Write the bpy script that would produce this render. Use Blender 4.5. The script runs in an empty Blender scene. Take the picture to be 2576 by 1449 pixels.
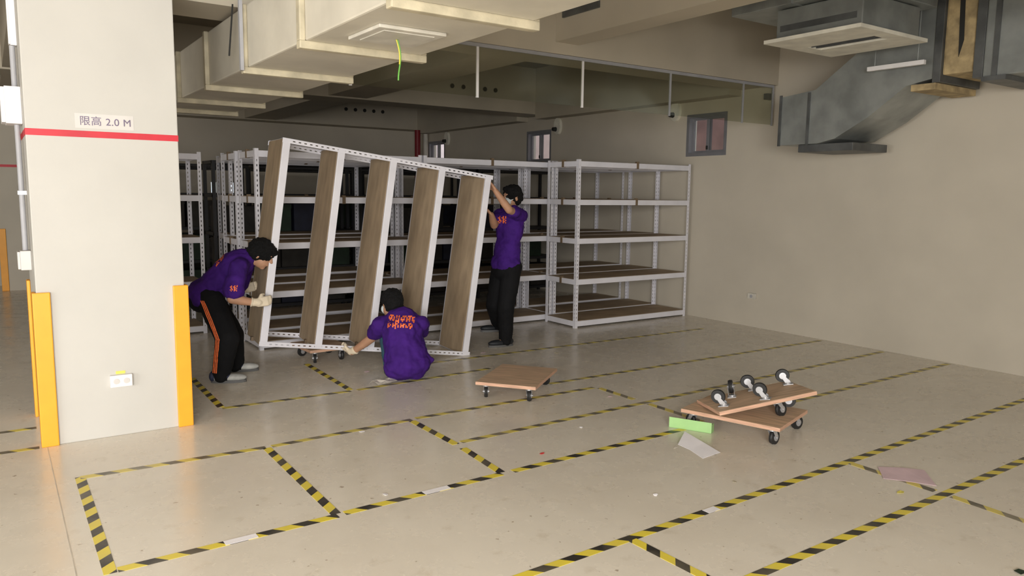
import bpy, bmesh, math, random
from mathutils import Vector, Matrix, Quaternion
from mathutils.bvhtree import BVHTree
random.seed(7)
S = bpy.context.scene
COL = S.collection
# ---------------------------------------------------------------- camera
FPX, YAW, PITCH, ROLL, CAMH = 1906.67, 0.601555, -0.123642, 0.0125, 1.63
_f = Vector((math.sin(YAW)*math.cos(PITCH), math.cos(YAW)*math.cos(PITCH), math.sin(PITCH)))
_r0 = Vector((math.cos(YAW), -math.sin(YAW), 0)); _u0 = _r0.cross(_f)
CR = _r0*math.cos(ROLL) + _u0*math.sin(ROLL)
CU = -_r0*math.sin(ROLL) + _u0*math.cos(ROLL)
CF = _f
CP = Vector((0, 0, CAMH))
cd = bpy.data.cameras.new('camera'); cam = bpy.data.objects.new('camera', cd); COL.objects.link(cam)
cd.sensor_fit = 'HORIZONTAL'; cd.sensor_width = 36; cd.lens = FPX*36/2576; cd.clip_start = .05; cd.clip_end = 200
m = Matrix.Identity(4)
for i in range(3):
    m[i][0], m[i][1], m[i][2], m[i][3] = CR[i], CU[i], -CF[i], CP[i]
cam.matrix_world = m
S.camera = cam
S.view_settings.view_transform = 'Standard'; S.view_settings.look = 'None'
S.view_settings.gamma = 1; S.view_settings.use_curve_mapping = False
S.view_settings.exposure = -0.27
# ---------------------------------------------------------------- world and daylight through the openings
W = bpy.data.worlds.new('sky'); S.world = W; W.use_nodes = True
bg = W.node_tree.nodes['Background']; bg.inputs[0].default_value = (.80, .88, 1, 1); bg.inputs[1].default_value = 2.6
def area(name, loc, rot, sx, sy, power, color):
    l = bpy.data.lights.new(name, 'AREA'); l.shape = 'RECTANGLE'; l.size = sx; l.size_y = sy; l.energy = power; l.color = color
    o = bpy.data.objects.new(name, l); COL.objects.link(o); o.location = loc; o.rotation_euler = rot
    return o
# rear doorway (behind the camera, left) and the long window band of the left wall
area('daylight_rear_doorway', (-2.3, -3.2, 1.9), (math.radians(48), 0, 0), 4.6, 2.4, 1180, (1, .97, .92))
area('daylight_left_windows', (-6.9, .9, 1.6), (math.radians(68), 0, math.radians(-90)), 4.4, 1.9, 330, (1, .97, .92))

# ---------------------------------------------------------------- helpers
def ray(x, y): return CR*((x-1288)/FPX) - CU*((y-724.5)/FPX) + CF
def at(x, y, d): return CP + ray(x, y)*d             # pixel of the photograph at camera depth d (m)
def onZ(x, y, z=0.):
    d = ray(x, y); return CP + d*((z-CAMH)/d.z)
def link(o, parent=None):
    COL.objects.link(o)
    if parent is not None: o.parent = parent
    return o
def tag(o, label=None, cat=None, group=None, kind=None):
    if label: o['label'] = label
    if cat: o['category'] = cat
    if group: o['group'] = group
    if kind: o['kind'] = kind
    return o
def empty(name, loc=(0, 0, 0), rot=(0, 0, 0)):
    o = bpy.data.objects.new(name, None); o.empty_display_size = .1; link(o); o.location = loc; o.rotation_euler = rot
    return o
class MB:
    def __init__(s): s.v = []; s.f = []
    def add(s, vs, fs):
        n = len(s.v); s.v += [tuple(p) for p in vs]; s.f += [tuple(i+n for i in f) for f in fs]; return s
    def box(s, x0, x1, y0, y1, z0, z1):
        v = [(x, y, z) for z in (z0, z1) for y in (y0, y1) for x in (x0, x1)]
        return s.add(v, [(0, 2, 3, 1), (4, 5, 7, 6), (0, 1, 5, 4), (2, 6, 7, 3), (0, 4, 6, 2), (1, 3, 7, 5)])
    def rbox(s, x0, x1, y0, y1, z0, z1, b=.004):         # box with chamfered vertical and horizontal edges
        bm = bmesh.new(); bmesh.ops.create_cube(bm, size=1)
        for v in bm.verts:
            v.co = Vector(((x0+x1)/2+v.co.x*(x1-x0), (y0+y1)/2+v.co.y*(y1-y0), (z0+z1)/2+v.co.z*(z1-z0)))
        bmesh.ops.bevel(bm, geom=bm.edges[:], offset=b, segments=2, affect='EDGES', profile=.6)
        bm.verts.index_update()
        s.add([v.co[:] for v in bm.verts], [[v.index for v in f.verts] for f in bm.faces]); bm.free(); return s
    def cyl(s, p0, p1, r0, r1=None, n=16, cap=True):
        p0, p1 = Vector(p0), Vector(p1); r1 = r0 if r1 is None else r1
        a = (p1-p0).normalized(); t = a.orthogonal().normalized(); b = a.cross(t)
        v = []
        for p, r in ((p0, r0), (p1, r1)):
            for i in range(n):
                q = 2*math.pi*i/n; v.append(p + t*(r*math.cos(q)) + b*(r*math.sin(q)))
        f = [(i, (i+1) % n, n+(i+1) % n, n+i) for i in range(n)]
        if cap: f += [tuple(range(n-1, -1, -1)), tuple(range(n, 2*n))]
        return s.add(v, f)
    def torus(s, c, axis, R, r, n=24, k=10):
        c = Vector(c); a = Vector(axis).normalized(); t = a.orthogonal().normalized(); b = a.cross(t); v = []; f = []
        for i in range(n):
            q = 2*math.pi*i/n; d = t*math.cos(q)+b*math.sin(q)
            for j in range(k):
                w = 2*math.pi*j/k; v.append(c + d*(R+r*math.cos(w)) + a*(r*math.sin(w)))
        for i in range(n):
            for j in range(k):
                f.append((i*k+j, ((i+1) % n)*k+j, ((i+1) % n)*k+(j+1) % k, i*k+(j+1) % k))
        return s.add(v, f)
    def prism(s, pts, axis, a0, a1):                      # polygon pts (2d) extruded along axis 0/1/2
        def mk(p, a): q = list(p); q.insert(axis, a); return q
        n = len(pts); v = [mk(p, a0) for p in pts]+[mk(p, a1) for p in pts]
        return s.add(v, [tuple(range(n-1, -1, -1)), tuple(range(n, 2*n))]+[(i, (i+1) % n, n+(i+1) % n, n+i) for i in range(n)])
    def tube(s, pts, r, n=8):
        pts = [Vector(p) for p in pts]; v = []; f = []
        t = (pts[1]-pts[0]).normalized().orthogonal().normalized()
        for i, p in enumerate(pts):
            a = (pts[min(i+1, len(pts)-1)]-pts[max(i-1, 0)]).normalized()
            t = (t-a*t.dot(a)).normalized(); b = a.cross(t); rr = r[i] if isinstance(r, (list, tuple)) else r
            for j in range(n):
                q = 2*math.pi*j/n; v.append(p+t*(rr*math.cos(q))+b*(rr*math.sin(q)))
        for i in range(len(pts)-1):
            for j in range(n): f.append((i*n+j, i*n+(j+1) % n, (i+1)*n+(j+1) % n, (i+1)*n+j))
        f += [tuple(range(n-1, -1, -1)), tuple(range((len(pts)-1)*n, len(pts)*n))]
        return s.add(v, f)
    def mesh(s, name, mat, smooth=False):
        me = bpy.data.meshes.new(name); me.from_pydata(s.v, [], s.f); me.update()
        bm = bmesh.new(); bm.from_mesh(me); bmesh.ops.recalc_face_normals(bm, faces=bm.faces[:]); bm.to_mesh(me); bm.free()
        if mat: me.materials.append(mat)
        if smooth:
            me.polygons.foreach_set('use_smooth', [True]*len(me.polygons))
            try: me.set_sharp_from_angle(angle=math.radians(40))
            except Exception: pass
        return me
    def build(s, name, mat, parent=None, smooth=False):
        return link(bpy.data.objects.new(name, s.mesh(name, mat, smooth)), parent)
def inst(name, me, parent, loc=(0, 0, 0), rot=(0, 0, 0)):
    o = link(bpy.data.objects.new(name, me), parent); o.location = loc; o.rotation_euler = rot; return o
def copy_tree(o, parent=None):
    c = o.copy(); COL.objects.link(c); c.parent = parent
    for ch in list(o.children): copy_tree(ch, c)
    return c

# ---------------------------------------------------------------- materials
def srgb(r, g, b): return tuple(((c/255)/12.92 if c/255 <= .04045 else ((c/255+.055)/1.055)**2.4) for c in (r, g, b))
def mat(name, col, rough=.6, metal=0., var=.08, scale=6., bump=0., bscale=80., spec=.5, col2=None, stretch=None, detail=4):
    M = bpy.data.materials.new(name); M.use_nodes = True; N = M.node_tree.nodes; L = M.node_tree.links
    p = N['Principled BSDF']; p.inputs['Roughness'].default_value = rough; p.inputs['Metallic'].default_value = metal
    p.inputs['Specular IOR Level'].default_value = spec
    tc = N.new('ShaderNodeTexCoord'); src = tc.outputs['Object']
    if stretch:
        mp = N.new('ShaderNodeMapping'); mp.inputs['Scale'].default_value = stretch; L.new(src, mp.inputs[0]); src = mp.outputs[0]
    n = N.new('ShaderNodeTexNoise'); n.inputs['Scale'].default_value = scale; n.inputs['Detail'].default_value = detail; L.new(src, n.inputs['Vector'])
    mx = N.new('ShaderNodeMix'); mx.data_type = 'RGBA'
    c2 = col2 if col2 else tuple(min(1, c*(1-2*var)) for c in col)
    c1 = col if col2 else tuple(min(1, c*(1+var)) for c in col)
    mx.inputs['A'].default_value = (*c1, 1); mx.inputs['B'].default_value = (*c2, 1)
    rp = N.new('ShaderNodeMapRange'); rp.inputs['From Min'].default_value = .35; rp.inputs['From Max'].default_value = .68
    L.new(n.outputs[0], rp.inputs['Value']); L.new(rp.outputs[0], mx.inputs['Factor']); L.new(mx.outputs['Result'], p.inputs['Base Color'])
    if bump:
        n2 = N.new('ShaderNodeTexNoise'); n2.inputs['Scale'].default_value = bscale; n2.inputs['Detail'].default_value = 3; L.new(src, n2.inputs['Vector'])
        b = N.new('ShaderNodeBump'); b.inputs['Strength'].default_value = bump; b.inputs['Distance'].default_value = .01
        L.new(n2.outputs[0], b.inputs['Height']); L.new(b.outputs[0], p.inputs['Normal'])
    return M
M = {}
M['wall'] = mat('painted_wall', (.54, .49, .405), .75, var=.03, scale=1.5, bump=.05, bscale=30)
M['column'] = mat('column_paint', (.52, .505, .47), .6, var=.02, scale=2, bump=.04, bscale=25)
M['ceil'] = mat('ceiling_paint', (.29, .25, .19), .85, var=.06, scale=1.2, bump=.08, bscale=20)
M['beam'] = mat('beam_paint', (.49, .44, .35), .8, var=.05, scale=1.2, bump=.06, bscale=20)
M['duct'] = mat('duct_insulation', (.60, .56, .47), .55, var=.05, scale=3, bump=.12, bscale=9)
M['flange'] = mat('flange_tape', (.50, .445, .32), .6, var=.12, scale=8, bump=.25, bscale=25)
M['galv'] = mat('galvanised_steel', (.34, .36, .35), .45, metal=.55, var=.12, scale=4, bump=.03)
M['galvd'] = mat('dark_galvanised', (.12, .125, .125), .5, metal=.4, var=.15, scale=6)
M['canvas'] = mat('tan_canvas', (.42, .32, .17), .8, var=.2, scale=9, bump=.4, bscale=20)
M['white_metal'] = mat('white_enamel_steel', (.70, .69, .74), .38, var=.03, scale=5)
M['board'] = mat('particle_board', (.43, .325, .215), .7, var=.11, scale=3, bump=.05, bscale=160, stretch=(1, 3, 3))
M['clip'] = mat('brown_clip', (.16, .11, .065), .6)
M['orange'] = mat('orange_rubber', (.90, .38, .02), .45, var=.03)
M['red'] = mat('red_tape', (.56, .018, .035), .5, var=.06)
M['white'] = mat('white_plastic', (.78, .76, .76), .45, var=.02)
M['grey'] = mat('grey_pvc', (.36, .36, .38), .5, var=.05)
M['alu'] = mat('window_aluminium', (.25, .25, .27), .45, metal=.3, var=.05)
M['dark'] = mat('dark_void', (.02, .02, .018), .8)
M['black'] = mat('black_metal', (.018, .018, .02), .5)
M['rubber'] = mat('black_rubber', (.015, .015, .016), .55)
M['zinc'] = mat('zinc_plate', (.50, .50, .52), .42, metal=.6, var=.08, scale=20)
M['ply'] = mat('plywood_top', (.60, .42, .28), .6, var=.12, scale=4, stretch=(1, 8, 1), bump=.04)
M['plyedge'] = mat('plywood_edge', (.60, .36, .25), .65, var=.15, scale=8, stretch=(1, 1, 30))
M['purple'] = mat('purple_cotton', (.046, .010, .155), .85, var=.12, scale=7, bump=.55, bscale=11, spec=.2)
M['black_cloth'] = mat('black_trousers', (.006, .006, .007), .85, bump=.5, bscale=12, spec=.2)
M['jeans'] = mat('blue_jeans', (.05, .13, .18), .85, bump=.4, bscale=40, spec=.2)
M['orange_print'] = mat('orange_print', (.82, .16, .04), .6, var=.12, scale=30)
M['skin'] = mat('skin', (.45, .245, .15), .55, var=.06, scale=12)
M['hair'] = mat('black_hair', (.0045, .0042, .0045), .75, bump=.9, bscale=60, stretch=(5, 5, 1), spec=.25)
M['glove'] = mat('cotton_glove', (.72, .62, .47), .85, var=.06, bump=.3, bscale=120)
M['glove_dot'] = mat('glove_red_trim', (.75, .13, .05), .7)
M['mask'] = mat('face_mask', (.62, .68, .70), .8)
M['shoe_navy'] = mat('navy_mesh', (.02, .025, .06), .7)
M['shoe_white'] = mat('shoe_white', (.42, .42, .40), .6, var=.12, scale=14)
M['shoe_black'] = mat('shoe_black', (.012, .014, .018), .6)
M['sole'] = mat('shoe_sole', (.10, .10, .10), .7)
M['paper'] = mat('white_paper', (.90, .88, .92), .7, var=.02)
M['pink'] = mat('pink_paper', (.74, .56, .61), .75, var=.05)
M['green'] = mat('green_card', (.33, .56, .23), .6, var=.05)
M['redbit'] = mat('red_scrap', (.6, .05, .05), .6)
M['film'] = mat('plastic_film', (.52, .48, .42), .35, var=.1, scale=20)
M['ink'] = mat('sign_ink', (.17, .13, .21), .7)
M['label'] = mat('label_film', (.60, .575, .55), .5, var=.02)
M['yellow_label'] = mat('yellow_label', (.75, .66, .12), .6)
M['brick'] = mat('outside_brick', (.30, .17, .145), .9, var=.15, scale=3)
M['pale_out'] = mat('outside_pale', (.72, .55, .50), .9, var=.05)
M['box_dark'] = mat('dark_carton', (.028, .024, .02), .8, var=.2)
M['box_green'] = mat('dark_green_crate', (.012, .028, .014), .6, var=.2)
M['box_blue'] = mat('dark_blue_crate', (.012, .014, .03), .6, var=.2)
M['earth'] = mat('earth_wire', (.10, .36, .04), .45)
M['earthy'] = mat('earth_wire_yellow', (.55, .50, .04), .45)
M['lamp'] = mat('lamp_white', (.75, .72, .62), .5)
M['cream_pipe'] = mat('cream_pipe', (.60, .57, .50), .5)

def floor_mat():
    Mt = bpy.data.materials.new('polished_vinyl_floor'); Mt.use_nodes = True; N = Mt.node_tree.nodes; L = Mt.node_tree.links
    p = N['Principled BSDF']; tc = N.new('ShaderNodeTexCoord')
    def noise(sc, det=5, rough=.6):
        n = N.new('ShaderNodeTexNoise'); n.inputs['Scale'].default_value = sc; n.inputs['Detail'].default_value = det; n.inputs['Roughness'].default_value = rough
        L.new(tc.outputs['Object'], n.inputs['Vector']); return n.outputs[0]
    def ramp(v, a, b):
        r = N.new('ShaderNodeMapRange'); r.inputs['From Min'].default_value = a; r.inputs['From Max'].default_value = b; L.new(v, r.inputs['Value']); return r.outputs[0]
    def mix(f, a, b):
        x = N.new('ShaderNodeMix'); x.data_type = 'RGBA'; L.new(f, x.inputs['Factor'])
        for k, c in (('A', a), ('B', b)):
            if isinstance(c, tuple): x.inputs[k].default_value = (*c, 1)
            else: L.new(c, x.inputs[k])
        return x.outputs['Result']
    c = mix(ramp(noise(1.3), .4, .65), (.77, .715, .62), (.72, .66, .565))
    c = mix(ramp(noise(7), .60, .74), c, (.64, .575, .475))          # scuffs
    c = mix(ramp(noise(26, 2, .4), .72, .76), c, (.42, .35, .27))   # specks
    c = mix(ramp(noise(90, 2), .62, .7), c, (.78, .73, .63))
    L.new(c, p.inputs['Base Color'])
    rr = N.new('ShaderNodeMapRange'); rr.inputs['From Min'].default_value = .3; rr.inputs['From Max'].default_value = .7
    rr.inputs['To Min'].default_value = .16; rr.inputs['To Max'].default_value = .34; L.new(noise(5), rr.inputs['Value']); L.new(rr.outputs[0], p.inputs['Roughness'])
    p.inputs['Specular IOR Level'].default_value = .45
    b = N.new('ShaderNodeBump'); b.inputs['Strength'].default_value = .04; b.inputs['Distance'].default_value = .01; L.new(noise(6), b.inputs['Height']); L.new(b.outputs[0], p.inputs['Normal'])
    return Mt
M['floor'] = floor_mat()
def hazard_mat(name, fade):
    Mt = bpy.data.materials.new(name); Mt.use_nodes = True; N = Mt.node_tree.nodes; L = Mt.node_tree.links; p = N['Principled BSDF']
    tc = N.new('ShaderNodeTexCoord'); sp = N.new('ShaderNodeSeparateXYZ'); L.new(tc.outputs['Object'], sp.inputs[0])
    def mth(op, a, b=None):
        n = N.new('ShaderNodeMath'); n.operation = op
        for i, q in enumerate((a, b)):
            if q is None: continue
            if isinstance(q, (int, float)): n.inputs[i].default_value = q
            else: L.new(q, n.inputs[i])
        return n.outputs[0]
    t = mth('FRACT', mth('DIVIDE', mth('ADD', sp.outputs['X'], mth('MULTIPLY', sp.outputs['Y'], .9)), .175))
    st = mth('GREATER_THAN', t, .52)
    n = N.new('ShaderNodeTexNoise'); n.inputs['Scale'].default_value = 5; n.inputs['Detail'].default_value = 5; L.new(tc.outputs['Object'], n.inputs['Vector'])
    mx = N.new('ShaderNodeMix'); mx.data_type = 'RGBA'; L.new(st, mx.inputs['Factor'])
    mx.inputs['A'].default_value = (.82, .67, .06, 1); mx.inputs['B'].default_value = (.022, .02, .018, 1)
    m2 = N.new('ShaderNodeMix'); m2.data_type = 'RGBA'; L.new(mx.outputs['Result'], m2.inputs['A']); m2.inputs['B'].default_value = (.46, .40, .28, 1)
    r = N.new('ShaderNodeMapRange'); r.inputs['From Min'].default_value = .45; r.inputs['From Max'].default_value = .75; r.inputs['To Min'].default_value = fade*.5; r.inputs['To Max'].default_value = min(1, fade+.25); L.new(n.outputs[0], r.inputs['Value'])
    L.new(r.outputs[0], m2.inputs['Factor']); L.new(m2.outputs['Result'], p.inputs['Base Color']); p.inputs['Roughness'].default_value = .38
    return Mt
M['haz'] = hazard_mat('hazard_tape_fresh', .04); M['haz_worn'] = hazard_mat('hazard_tape_worn', .48)
def clear_mat(name, tint, refl):
    Mt = bpy.data.materials.new(name); Mt.use_nodes = True; N = Mt.node_tree.nodes; L = Mt.node_tree.links
    N.remove(N['Principled BSDF']); o = N['Material Output']
    t = N.new('ShaderNodeBsdfTransparent'); t.inputs[0].default_value = (*tint, 1)
    g = N.new('ShaderNodeBsdfGlossy'); g.inputs['Roughness'].default_value = .12; g.inputs[0].default_value = (.9, .92, .88, 1)
    x = N.new('ShaderNodeMixShader'); x.inputs[0].default_value = refl
    n = N.new('ShaderNodeTexNoise'); n.inputs['Scale'].default_value = 2.; r = N.new('ShaderNodeMapRange'); r.inputs['To Min'].default_value = refl*.7; r.inputs['To Max'].default_value = refl*1.3
    L.new(n.outputs[0], r.inputs['Value']); L.new(r.outputs[0], x.inputs[0])
    L.new(t.outputs[0], x.inputs[1]); L.new(g.outputs[0], x.inputs[2]); L.new(x.outputs[0], o.inputs['Surface']); return Mt
M['curtain'] = clear_mat('smoke_curtain_glass', (.86, .87, .82), .07)
M['glass'] = clear_mat('window_glass', (.88, .9, .9), .08)

# ---------------------------------------------------------------- the setting
XL, XR, YR, YB, ZC = -7.0, 7.86, -3.6, 15.2, 3.7
def struct(o, label=None): return tag(o, label, kind='structure')
fl = struct(MB().box(XL, XR, YR, YB, -.2, 0).build('floor', M['floor']))
MB().box(.206, .211, 1.5, 5.49, -.001, .0006).build('joint', mat('floor_joint', (.60, .545, .46), .6), fl)
MB().box(XL, 7.8, 1.16, 1.168, -.001, .0006).build('joint', bpy.data.materials['floor_joint'], fl)
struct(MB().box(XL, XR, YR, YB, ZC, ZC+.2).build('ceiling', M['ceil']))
WIN = [(6.62, 7.31), (10.34, 11.05), (13.97, 14.70)]; WZ0, WZ1 = 2.16, 2.715
b = MB(); ys = YR-.2
for a, c in WIN:
    b.box(XR, XR+.2, ys, a, 0, ZC); b.box(XR, XR+.2, a, c, 0, WZ0); b.box(XR, XR+.2, a, c, WZ1, ZC); ys = c
b.box(XR, XR+.2, ys, YB+.2, 0, ZC)
struct(b.build('wall_right', M['wall']))
bw = MB(); xs_ = XL-.2
for a, c in ((3.48, 3.60), (3.82, 3.94)):
    bw.box(xs_, a, YB, YB+.2, 0, ZC); bw.box(a, c, YB, YB+.2, 0, 1.58); bw.box(a, c, YB, YB+.2, 1.78, ZC); xs_ = c
bw.box(xs_, XR, YB, YB+.2, 0, ZC)
struct(bw.build('wall_back', M['wall']))
for i, x in enumerate((3.48, 3.82)):  # narrow openings added so the sky shows as two bright spots
    w = struct(empty('window_%d' % (i+4), (x+.06, YB+.1, 1.58)))
    MB().box(-.06, .06, -.004, .004, 0, .20).build('pane', M['glass'], w)
    MB().box(-.06, .06, -.02, .02, .20, .21).box(-.06, .06, -.02, .02, -.01, 0).build('window_frame', M['alu'], w)
b = MB().box(XL-.2, XL, YR, -1.35, 0, ZC).box(XL-.2, XL, 3.15, YB, 0, ZC).box(XL-.2, XL, -1.35, 3.15, 0, .6).box(XL-.2, XL, -1.35, 3.15, 2.6, ZC)
struct(b.build('wall_left', M['wall']))
b = MB().box(XL-.2, -4.85, YR-.2, YR, 0, ZC).box(-.15, XR, YR-.2, YR, 0, ZC).box(-4.85, -.15, YR-.2, YR, 2.92, ZC)
struct(b.build('wall_rear', M['wall']))
struct(MB().box(9.3, 9.5, 4, 9, 0, 5).build('wall_outside', M['brick']))
struct(MB().box(9.3, 9.5, 9, 20, 0, 5).build('wall_outside', M['pale_out']))
# windows of the right wall
for i, (a, c) in enumerate(WIN):
    w = struct(empty('window_%d' % (i+1), (XR, (a+c)/2, WZ0)), None)
    h = (c-a)/2; H = WZ1-WZ0; t = .045
    f = MB().box(.0, .12, -h, h, 0, t).box(0, .12, -h, h, H-t, H).box(0, .12, -h, -h+t, t, H-t).box(0, .12, h-t, h, t, H-t)
    f.build('window_frame', M['alu'], w)
    for k, (s0, s1, xo) in enumerate(((-h+t, .02, .03), (-.02, h-t, .065))):
        q = .03
        sh = MB().box(xo, xo+.03, s0, s1, t, t+q).box(xo, xo+.03, s0, s1, H-t-q, H-t).box(xo, xo+.03, s0, s0+q, t+q, H-t-q).box(xo, xo+.03, s1-q, s1, t+q, H-t-q).build('sash', M['alu'], w)
        MB().box(xo+.012, xo+.018, s0+q, s1-q, t+q, H-t-q).build('pane', M['glass'], sh)
    MB().box(.015, .03, -.012, .012, t+.04, t+.09).build('latch', M['dark'], w)
# beams
BZ = 2.955
def beam(x0, x1, y0, y1, z0, label): return struct(MB().box(x0, x1, y0, y1, z0, ZC).build('ceiling_beam', M['beam']), label)
XB = [(1.22, 1.76), (5.88, 6.42), (10.48, 11.02), (14.75, YB)]
xbeams = [beam(XL, XR, a, c, BZ, None) for a, c in XB]
beam(4.50, 4.78, YR, 1.22, 3.06, None); nearbeam = beam(4.50, 4.78, 1.76, 5.88, 3.06, None)
for a, c in ((6.42, 10.48), (11.02, 14.75)):
    beam(4.02, 4.60, a, c, BZ+.02, None); beam(.2, .95, a, c, BZ+.02, None); beam(7.62, XR, a, c, 2.88, None)
for a, c in ((YR, 1.22), (1.76, 5.88)): beam(.2, .95, a, c, BZ+.02, None)
# sleeve holes in the far beams
for X0, yb, zz in ((6.02, 10.48, 3.28), (6.02, 14.75, 3.28)):
    for k in range(5):
        if yb < 11 and k == 2: continue
        x = X0+k*.2
        MB().cyl((x, yb-.012, zz), (x, yb+.05, zz), .035).build('pipe_sleeve', M['dark'], xbeams[2 if yb < 11 else 3], True)
# slot in the side of the near beam
MB().box(4.478, 4.502, 5.25, 5.76, 3.255, 3.335).build('slot', M['galvd'], nearbeam)
# column in front, left
CX0, CX1, CY0, CY1 = .20, 1.06, 5.50, 6.34
col = struct(empty('column', ((CX0+CX1)/2, (CY0+CY1)/2, 0)), 'white square column in front with red height stripe')
ox, oy = col.location.x, col.location.y
o = MB().rbox(CX0-ox, CX1-ox, CY0-oy, CY1-oy, 0, BZ, .006).build('shaft', M['column'], col)
g = .0015
s0, s1 = 1.948, 1.988
for nm, bb in (('front', (CX0-g, CX1+g, CY0-g, CY0, s0, s1)), ('left', (CX0-g, CX0, CY0, CY1, s0, s1)), ('right', (CX1, CX1+g, CY0, CY1, s0, s1))):
    MB().box(bb[0]-ox, bb[1]-ox, bb[2]-oy, bb[3]-oy, bb[4], bb[5]).build('red_stripe', M['red'], col)
# limit sign on the column
def text_mesh(name, body, size, material, parent, loc, rot, spacing=1.0):
    c = bpy.data.curves.new(name, 'FONT'); c.body = body; c.size = size; c.extrude = .0004; c.space_character = spacing
    t = bpy.data.objects.new(name+'_src', c); COL.objects.link(t)
    dg = bpy.context.evaluated_depsgraph_get(); me = bpy.data.meshes.new_from_object(t.evaluated_get(dg)); bpy.data.objects.remove(t); bpy.data.curves.remove(c)
    me.materials.clear(); me.materials.append(material)
    o = link(bpy.data.objects.new(name, me), parent); o.location = loc; o.rotation_euler = rot; return o
sg = tag(empty('height_limit_label', (.63, CY0, 2.04)), 'pale label strip with height limit lettering above red stripe', 'label')
MB().box(-.165, .165, -.0015, -.0003, -.035, .055).build('strip', M['label'], sg)
text_mesh('lettering', '限高 2.0 M', .062, M['ink'], sg, (-.142, -.003, -.012), (math.radians(90), 0, 0), 1.05)
# corner guards
def guard(name, cx, cy, dx, dy, label):      # L-shaped guard hugging a column corner; dx, dy = outward signs
    t, w, h = .022, .075, .985
    r = tag(empty(name, (cx, cy, 0)), label, 'corner guard', 'orange corner guards')
    x0, x1 = (0, dx*t); y0, y1 = (0, dy*t)
    def bx(xa, xb, ya, yb): return MB().rbox(min(xa, xb), max(xa, xb), min(ya, yb), max(ya, yb), 0, h, .006)
    bx(dx*t, -dx*w, 0.001*dy, dy*t).build('front_wing', M['orange'], r); bx(.001*dx, dx*t, -.001*dy, -dy*w).build('side_wing', M['orange'], r)
guard('corner_guard', CX0, CY0, -1, -1, 'orange rubber guard on the near left corner of the white column')
guard('corner_guard', CX1, CY0, 1, -1, 'orange rubber guard on the right corner of the white column')
guard('corner_guard', CX0, CY1, -1, 1, 'orange rubber guard on the far left corner of the white column')
# far column against the back wall (left edge)
c2 = struct(empty('column', (.6, 14.6, 0)), 'far white column with red stripe at the left edge')
MB().box(-.5, .5, -.22, .16, 0, BZ).build('shaft', M['wall'], c2)
MB().box(-.5, .5, -.2215, -.22, s0, s1).build('red_stripe', M['red'], c2)
guard('corner_guard', .1, 14.38, -1, -1, 'orange rubber guard on the far column at the left edge')
# outlet on the column
ol = tag(empty('wall_outlet', (.645, CY0, .375)), 'white double wall outlet low on the white column', 'outlet')
MB().rbox(-.066, .066, -.032, -.0005, -.04, .04, .005).build('plate', M['white'], ol)
for sx in (-.03, .03): MB().cyl((sx, -.036, 0), (sx, -.031, 0), .018, n=18).build('socket', M['label'], ol, True)
MB().box(-.028, .028, -.003, -.0005, .043, .062).build('yellow_tag', M['yellow_label'], ol)
# boxes and conduit on the column's left side
def wallbox(name, y0, y1, z0, z1, d, label, m='white', cat='box'):
    r = tag(empty(name, (CX0, (y0+y1)/2, z0)), label, cat)
    h = (y1-y0)/2
    MB().rbox(-d*.8, -.0005, -h, h, 0, z1-z0, .004).build('body', M[m], r)
    MB().rbox(-d, -d*.8, -h+.006, h-.006, .006, z1-z0-.006, .003).build('cover', M[m], r)
wallbox('junction_box', 5.78, 6.0, 2.03, 2.26, .11, 'white square box high on left side of the white column', cat='junction box')
wallbox('switch_box', 5.8, 5.92, 1.10, 1.225, .075, 'small pale grey box at the foot of the grey conduit', 'label', cat='switch box')
wallbox('cable_trunking', 5.84, 5.92, 2.52, 2.95, .045, 'white cable trunking at the top left of the column', cat='trunking')
r = tag(empty('conduit', (CX0-.028, 5.87, 1.225)), 'grey conduit pipe running down left side of the white column', 'conduit')
MB().cyl((0, 0, .001), (0, 0, 2.03-1.226), .016).build('lower_pipe', M['grey'], r, True)
MB().cyl((0, 0, 2.262-1.225), (0, 0, 2.518-1.225), .016).build('upper_pipe', M['grey'], r, True)
MB().box(-.022, .0275, -.02, .02, .36, .385).build('clamp', M['zinc'], r)
# red riser and cream pipe by the back corner
tag(MB().cyl((7.58, 14.66, 0), (7.58, 14.66, BZ-.01), .06, n=20).build('red_riser_pipe', mat('dark_red_paint', (.22, .008, .015), .5), None, True), 'dark red vertical pipe in the far back corner', 'pipe')
tag(MB().cyl((7.75, 14.62, 0), (7.75, 14.62, 2.87), .05, n=20).build('cream_riser_pipe', M['cream_pipe'], None, True), 'cream vertical pipe beside the red pipe', 'pipe')

# ---------------------------------------------------------------- smoke curtain under the beam
sc_ = tag(empty('smoke_curtain', (0, 5.905, 2.49)), 'clear hanging smoke curtain of glass panels under the beam', 'smoke curtain')
JX = [1.25, 2.45, 3.65, 4.86, 6.07, 7.26, 7.80]
ZT = BZ-.003-2.49
for a, c in zip(JX[:-1], JX[1:]):
    if a < 2.3: continue
    MB().box(a+.012, c-.012, -.003, .003, 0, ZT).build('panel', M['curtain'], sc_)
for i, x in enumerate(JX[1:]):
    MB().box(x-.011, x+.011, -.008, .008, -.01, ZT).build('joint_strip', M['white'] if i < 3 else M['grey'], sc_)
MB().box(2.45, 7.8, -.012, .012, ZT-.03, ZT).build('top_rail', M['grey'], sc_)
tag(MB().rbox(7.74, 7.859, 5.93, 5.99, 2.79, 2.86, .004).build('detector_box', M['galvd']), 'small dark box behind the right end of the smoke curtain', 'box')

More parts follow.
